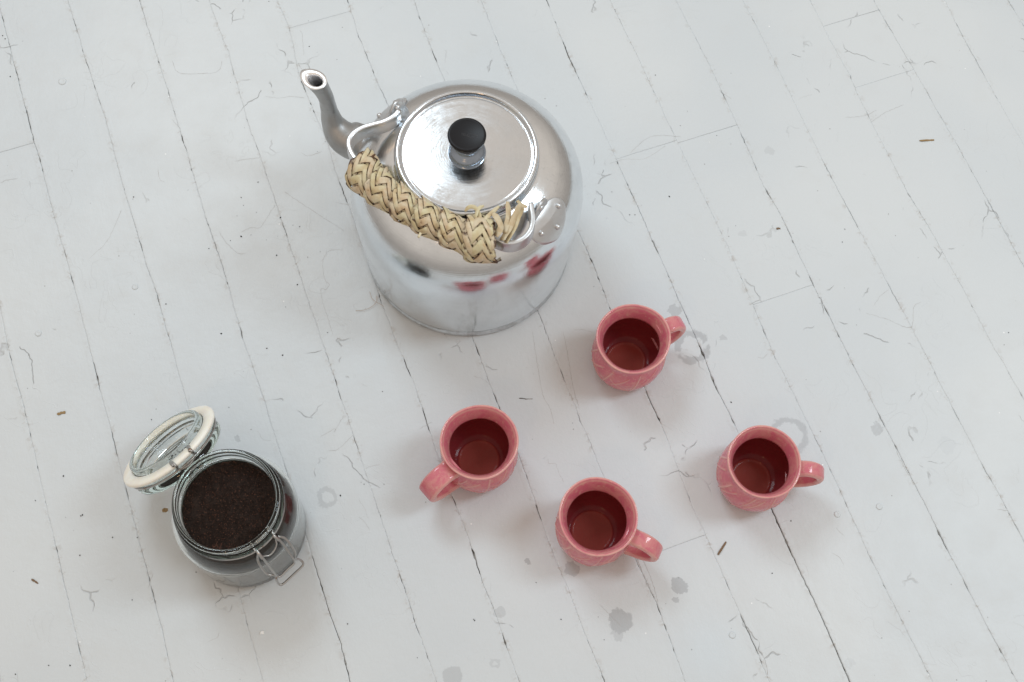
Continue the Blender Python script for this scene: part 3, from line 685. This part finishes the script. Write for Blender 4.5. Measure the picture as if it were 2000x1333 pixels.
G_OUT = [(0, .0015), (.050, .0015), (.056, .0), (.0600, .0008), (.0635, .0040), (.0655, .0100), (.0662, .0200), (.0664, .0500), (.0664, .0800), (.0655, .0900), (.0628, .0990), (.0590, .1055), (.0560, .1095), (.0545, .1120), (.0540, .1145), (.0545, .1165), (.0562, .1185), (.0572, .1210), (.0572, .1240), (.0560, .1262), (.0540, .1275), (.0535, .1300), (.0545, .1330), (.0548, .1365), (.0542, .1388), (.0528, .1398)]
G_IN = [(.0512, .1396), (.0502, .1380), (.0498, .1340), (.0495, .1250), (.0492, .1150), (.0496, .1110), (.0520, .1060), (.0565, .1000), (.0600, .0930), (.0620, .0850), (.0624, .0780), (.0624, .0300), (.0618, .0180), (.0590, .0110), (.0540, .0080), (.0480, .0068), (0, .0085)]
gp = refine(G_OUT, 110)[:-1] + refine([G_OUT[-1]] + G_IN, 90)
link('glass_body', lathe(gp, 160), M_GLASS, jar)
# ground coffee: heap slightly sloped, grains on top
def inner_r(z):
    pts = sorted([(b, a) for a, b in G_IN[:-2]]); return float(np.interp(z, [a for a, b in pts], [b for a, b in pts]))
LV = .1165
s = NT('ground_coffee'); P_ = s.pos(False); s.set(Roughness=.75); s.b.inputs['Specular IOR Level'].default_value = .25
nz = s.noise(P_, 900, 2, .6); s.l(s.mix(s.ramp(nz, .35, .7), (.009, .0050, .0036, 1), (.040, .021, .014, 1)), s.b.inputs['Base Color']); s.l(s.bump(s.noise(P_, 1300, 2, .7), .9, .0012), s.b.inputs['Normal']); M_COFFEE = s.m
s = NT('reddish_grains'); s.set(Base_Color=(.15, .055, .030, 1), Roughness=.7); M_COFFEE2 = s.m
def top_z(x, y): return LV - .0012 * (x * -.6 + y * .8) / .05 + .0013 * noise.noise(Vector((x * 60, y * 60, 1))) + .0006 * noise.noise(Vector((x * 190, y * 190, 4))) - .001 * ((x * x + y * y) / .0024)
vs_, fs_ = [], []; n = 96
rings_ = [(.0615, .0100), (.0616, .030), (.0616, .078), (.0612, .0850), (.0592, .0930), (.0557, .1000), (.0512, .1060), (.0489, .1105), (.0486, None), (.040, None), (.030, None), (.020, None), (.010, None), (.0005, None)]
for r, z in rings_:
    for j in range(n):
        t = 2 * PI * j / n; x, y = r * math.cos(t), r * math.sin(t); vs_.append((x, y, top_z(x, y) if z is None else z))
for i in range(len(rings_) - 1):
    for j in range(n): k = (j + 1) % n; fs_.append((i * n + j, i * n + k, (i + 1) * n + k, (i + 1) * n + j))
fs_.append(tuple(range(n))[::-1]); fs_.append(tuple((len(rings_) - 1) * n + j for j in range(n)))
base = len(vs_)
rg = random.Random(11); octa = [(1, 0, 0), (-1, 0, 0), (0, 1, 0), (0, -1, 0), (0, 0, 1), (0, 0, -1)]; of = [(0, 2, 4), (2, 1, 4), (1, 3, 4), (3, 0, 4), (2, 0, 5), (1, 2, 5), (3, 1, 5), (0, 3, 5)]
mats = [0] * len(fs_)
for g in range(13500):
    r = .0484 * math.sqrt(rg.random()); t = rg.random() * 2 * PI; x, y = r * math.cos(t), r * math.sin(t); sz = rg.uniform(.00028, .00068) * (1.25 if r > .046 else 1)
    z = top_z(x, y) + rg.uniform(-.0001, .0004); R3 = Matrix.Rotation(rg.random() * 6, 3, 'Z') @ Matrix.Rotation(rg.random() * 6, 3, 'X'); b = len(vs_)
    for q in octa: v = R3 @ Vector((q[0] * sz, q[1] * sz * .8, q[2] * sz * .6)); vs_.append((x + v.x, y + v.y, z + v.z))
    mi = 1 if rg.random() < .07 or (rg.random() < .5 and math.hypot(x + .006, y + .044) < .005) else 0
    for f in of: fs_.append(tuple(b + q for q in f)); mats.append(mi)
me = mesh('coffee', vs_, fs_); me.materials.append(M_COFFEE); me.materials.append(M_COFFEE2); me.polygons.foreach_set('material_index', mats)
o = link('ground_coffee', me, None, None, False); o.location = (JX, JY, 0); o['kind'] = 'stuff'; o['label'] = 'dark brown ground coffee filling the glass jar up to its neck'; o['category'] = 'coffee'
# ---- lid, gasket and wires (in jar coordinates)
az_h = math.radians(141); O = Vector((math.cos(az_h), math.sin(az_h), 0)); Sd = Vector((-O.y, O.x, 0)); Zv = Vector((0, 0, 1))
gam = math.radians(49); nl = Zv * math.cos(gam) + O * math.sin(gam); tl = O * math.cos(gam) - Zv * math.sin(gam)
hinge = O * .0635 + Zv * .1215; cl = hinge + tl * .0580 + nl * .003
LM = Matrix((tuple(tl) + (cl.x,), tuple(nl.cross(tl)) + (cl.y,), tuple(nl) + (cl.z,), (0, 0, 0, 1)))
LM = Matrix(((tl.x, nl.cross(tl).x, nl.x, cl.x), (tl.y, nl.cross(tl).y, nl.y, cl.y), (tl.z, nl.cross(tl).z, nl.z, cl.z), (0, 0, 0, 1)))
lid_prof = [(0, -.0160), (.030, -.0160), (.040, -.0170), (.0475, -.0170), (.0520, -.0162), (.0545, -.0140), (.0550, -.0110), (.0542, -.0080), (.0530, -.0060), (.0530, -.0040), (.0556, -.0020), (.0562, .0005), (.0550, .0020), (.0500, .0024), (.0468, .0030), (.0462, .0070), (.0459, .0120), (.0446, .0138), (.0426, .0137), (.0414, .0120), (.0408, .0050), (.0400, -.0060), (.0385, -.0098), (.035, -.0112), (0, -.0112)]
def place(o): o.matrix_local = LM; return o
jl = place(link('jar_lid', lathe(refine(lid_prof, 120), 140), M_GLASS, jar))
ringp = [(.0475, .0026), (.0471, .0058), (.0480, .0068), (.0540, .0066), (.0580, .0064), (.0596, .0054), (.0599, .0036), (.0590, .0018), (.0575, .0012), (.0566, .0024), (.0530, .0026)]
link('rubber_gasket', lathe(ringp, 120, close=True), M_RUBBER, jl)
# lid wire: band round the lid's groove with two loops reaching the hinge
WR = .00135
lw = [Vector((.0552 * math.cos(t), .0552 * math.sin(t), -.0037)) for t in [2 * PI * i / 90 for i in range(90)]]
link('lid_wire', tube(lw, WR, 8, True), M_WIRE, jl)
def jt(px, py, z): return W(px, py, z) - Vector((JX, JY, 0))
for sgn in (-1, 1):   # hinge arms: from lid groove to neck wire
    a = Matrix(LM) @ Vector((-.0530, .0110 * sgn, -.004)); b = O * .0590 + Sd * (-.0110 * sgn) + Zv * .1165
    c = Matrix(LM) @ Vector((-.0600, .0110 * sgn, .0062)); d_ = Matrix(LM) @ Vector((-.0500, .0110 * sgn, .0072))
    link('hinge_wire', tube(curve_pts([b, a, (a + c) / 2 + O * -.001, c, d_, Matrix(LM) @ Vector((-.0515, .0125 * sgn, .0075)), c + Sd * .0018], 34), WR * 1.15, 8), M_WIRE, jar)
nw = [Vector((.0553 * math.cos(t), .0553 * math.sin(t), .1142)) for t in [2 * PI * i / 100 for i in range(100)]]
link('neck_wire', tube(nw, WR, 8, True), M_WIRE, jar)
# front latch
def lt(pts): return [jt(*p) for p in pts]
link('clasp_crossbar', tube(curve_pts(lt([(504,1069,.117),(516,1058,.1175),(529,1046,.117)]), 10), .0013, 8), M_WIRE, jar)
for pts in ([(531,1034,.116),(530,1041,.117),(536,1048,.117),(545,1055,.112)], [(494,1070,.116),(500,1074,.117),(505,1081,.117),(513,1091,.112)]):
    link('clasp_hook', tube(curve_pts(lt(pts), 20), .0018, 8), M_WIRE, jar)
lever = [(504,1080,.114),(503,1092,.107),(508,1105,.100),(521,1121,.089),(530,1123,.086),(538,1125,.083),(541,1135,.076),(546,1142,.071),(553,1141,.070),(572,1124,.070),(590,1107,.070),(592,1100,.072),(586,1094,.076),(576,1091,.083),(577,1084,.088),(574,1074,.094),(565,1061,.103),(555,1051,.109),(543,1048,.114)]
link('clasp_lever', tube(curve_pts(lt(lever), 110), .00125, 8), M_WIRE, jar)
bail = [(513,1090,.112),(525,1106,.100),(538,1123,.086),(543,1127,.082),(549,1125,.081),(561,1113,.081),(573,1102,.081),(575,1096,.084),(571,1089,.089),(558,1070,.101),(545,1054,.112)]
link('clasp_bail', tube(curve_pts(lt(bail), 70), .00125, 8), M_WIRE, jar)
inn = [(538,1053,.114),(540,1064,.110),(535,1076,.107),(526,1085,.107),(518,1086,.109),(512,1088,.111)]
link('clasp_spring', tube(curve_pts(lt(inn), 30), .0009, 8), M_WIRE, jar)

# ================================================================== SMALL THINGS ON THE FLOOR
s = NT('dry_straw'); s.set(Base_Color=(.30, .20, .09, 1), Roughness=.7); M_STRAW = s.m
s = NT('dark_straw'); s.set(Base_Color=(.19, .12, .07, 1), Roughness=.8); M_STRAWD = s.m
s = NT('black_crumb'); s.set(Base_Color=(.012, .010, .009, 1), Roughness=.6); M_CRUMB = s.m
s = NT('white_chip'); s.set(Base_Color=(.86, .86, .84, 1), Roughness=.6); M_CHIP = s.m
def chip(name, label, cat, p0, p1, wd, th, mat, jag=.0003, seed=0):
    a, b = W(*p0), W(*p1); n = 7; rn = random.Random(seed); T = (b - a).normalized(); S = T.cross(Vector((0, 0, 1))); vs_, fs_ = [], []
    for i in range(n):
        p = a.lerp(b, i / (n - 1)); k = wd / 2 * (1 if 0 < i < n - 1 else .7)
        l, r = k + rn.uniform(-jag, jag), k + rn.uniform(-jag, jag); z0 = .0004 + .0004 * math.sin(i)
        vs_ += [p + S * l + Vector((0, 0, z0)), p + S * l * .8 + Vector((0, 0, z0 + th)), p - S * r * .8 + Vector((0, 0, z0 + th)), p - S * r + Vector((0, 0, z0))]
    for i in range(n - 1):
        for j in range(4): k = (j + 1) % 4; fs_.append((i * 4 + j, i * 4 + k, i * 4 + 4 + k, i * 4 + 4 + j))
    fs_ += [(3, 2, 1, 0), ((n - 1) * 4, (n - 1) * 4 + 1, (n - 1) * 4 + 2, (n - 1) * 4 + 3)]
    me = mesh(name, vs_, fs_); bm = bmesh.new(); bm.from_mesh(me); bmesh.ops.recalc_face_normals(bm, faces=bm.faces); bm.to_mesh(me); bm.free()
    c = (a + b) / 2
    me.transform(Matrix.Translation(-c)); o = link(name, me, mat, None, False); o.location = c; o['label'] = label; o['category'] = cat
chip('straw_piece', 'short brown straw lying level in the upper right of the floor', 'straw', (1796,276), (1824,274), .0024, .0009, M_STRAW, seed=1)
chip('straw_piece', 'slanting brown straw on the floor below the rightmost mug', 'straw', (1402,1084), (1418,1059), .0024, .0009, M_STRAWD, .0001, seed=2)
chip('leaf_fragment', 'yellowish leaf fragment on the floor above and left of the jar lid', 'leaf', (112,810), (128,805), .0034, .0007, M_STRAW, .0006, seed=3)
chip('leaf_fragment', 'small square brown leaf fragment touching the left side of the jar', 'leaf', (317,998), (328,996), .0048, .0005, M_STRAW, .0005, seed=4)
chip('leaf_fragment', 'thin grey-brown leaf sliver near the left edge below the jar', 'leaf', (62,1132), (75,1140), .0018, .0006, M_STRAWD, .0003, seed=5)
chip('paint_chip', 'little white paint chip on the plank below the jar', 'chip', (508,1237), (516,1236), .0034, .0006, M_CHIP, .0004, seed=6)
chip('bark_crumb', 'dark flat crumb on the right of the kettle near an open plank joint', 'crumb', (1516,447), (1524,447), .0028, .0006, M_STRAWD, .0005, seed=7)
chip('wood_splinter', 'grey splinter lying by the kettle base and the leftmost mug', 'splinter', (1014,779), (1040,780), .0012, .0003, M_DIRT, .0004, seed=8)
# fine fibres shed by the grip
s = NT('fibre'); s.set(Base_Color=(.45, .32, .22, 1), Roughness=.7); M_FIB = s.m
for lb, pts in (('thin brown fibre curling out from the left of the kettle base', [(695,607,.001),(710,606,.002),(725,600,.002),(735,590,.003),(736,578,.004)]),
                ('fine fibre lying behind the kettle base beside the curled one', [(722,570,.001),(728,585,.003),(745,596,.004),(750,600,.002)])):
    P = curve_pts([W(*p) for p in pts], 30); c = P[0].copy(); o = link('fibre', tube([p - c for p in P], .00022, 5), M_FIB); o.location = c; o['label'] = lb; o['category'] = 'fibre'
# scattered specks of coffee: nobody would count them
SPK = [(261,385,1),(471,386,1),(471,462,1.3),(540,499,1.2),(408,486,1),(548,425,1.1),(585,443,.9),(501,415,.5),(463,422,.5),(581,556,1.3),(432,652,1.1),(521,681,1),(552,694,1.1),(324,594,.9),(558,600,.6),
       (572,440,.5),(490,459,.5),(450,470,.6),(520,469,.5),(504,356,.8),(124,930,1.1),(447,796,.6),(296,820,.9),(69,978,.8),(220,1050,.9),(258,1172,.8),(156,1085,.9),(161,1006,1.1),(158,1008,1),(268,1050,.7),(383,1118,.9),
       (30,1317,.9),(95,1300,1),(137,1300,1),(679,1219,.9),(1160,560,.6),(1096,1210,.8),(1047,1138,.6),(925,1210,.7),(927,1212,.9),(1280,147,1),(1400,265,.6),(20,150,1.2),(5,70,1),(10,76,1),(1120,975,.5),(1428,786,1.2),(815,1285,.6),(604,91,.8),
       (525,3,.8),(640,650,.7),(747,765,.8),(665,968,1.2),(711,946,.7),(750,946,.6),(1180,1250,.5),(1545,1018,1),(1508,1120,.9),(1230,420,.8),(1195,375,.7),(1307,384,1.4),(1240,420,.8),(1650,448,.7),(1645,473,.8),(1970,650,.9)]
vs_, fs_ = [], []; rg = random.Random(3)
for _ in range(60): SPK.append((rg.uniform(0, 2000), rg.uniform(0, 1333), rg.uniform(.25, .5)))
for px, py, k in SPK:
    c = W(px, py, .0006); sz = .0011 * k; b = len(vs_); R3 = Matrix.Rotation(rg.random() * 6, 3, 'Z')
    for q in octa: v = R3 @ Vector((q[0] * sz * rg.uniform(.7, 1.2), q[1] * sz * rg.uniform(.5, 1), q[2] * sz * .6)); vs_.append(c + v)
    for f in of: fs_.append(tuple(b + q for q in f))
o = link('coffee_specks', mesh('specks', vs_, fs_), M_CRUMB, None, False); o['kind'] = 'stuff'; o['label'] = 'tiny black coffee specks scattered over the white planks'; o['category'] = 'crumbs'
# chips inside the hanging lid
vs_, fs_ = [], []
for i in range(26):
    t = rg.uniform(-.030, .012); c = Vector((-.002 + t * .25 + rg.gauss(0, .0022) + (.016 if i % 4 == 0 else 0), t * (1), -.0104)); sz = rg.uniform(.0007, .0020); b = len(vs_)
    for q in octa: vs_.append(LM @ (c + Vector((q[0] * sz, q[1] * sz, q[2] * sz * .6))) + Vector((JX, JY, 0)))
    for f in of: fs_.append(tuple(b + q for q in f))
o = link('coffee_crumbs', mesh('crumbs', vs_, fs_), M_CRUMB, None, False); o['kind'] = 'stuff'; o['label'] = 'black coffee crumbs lying in the hollow of the open jar lid'; o['category'] = 'crumbs'
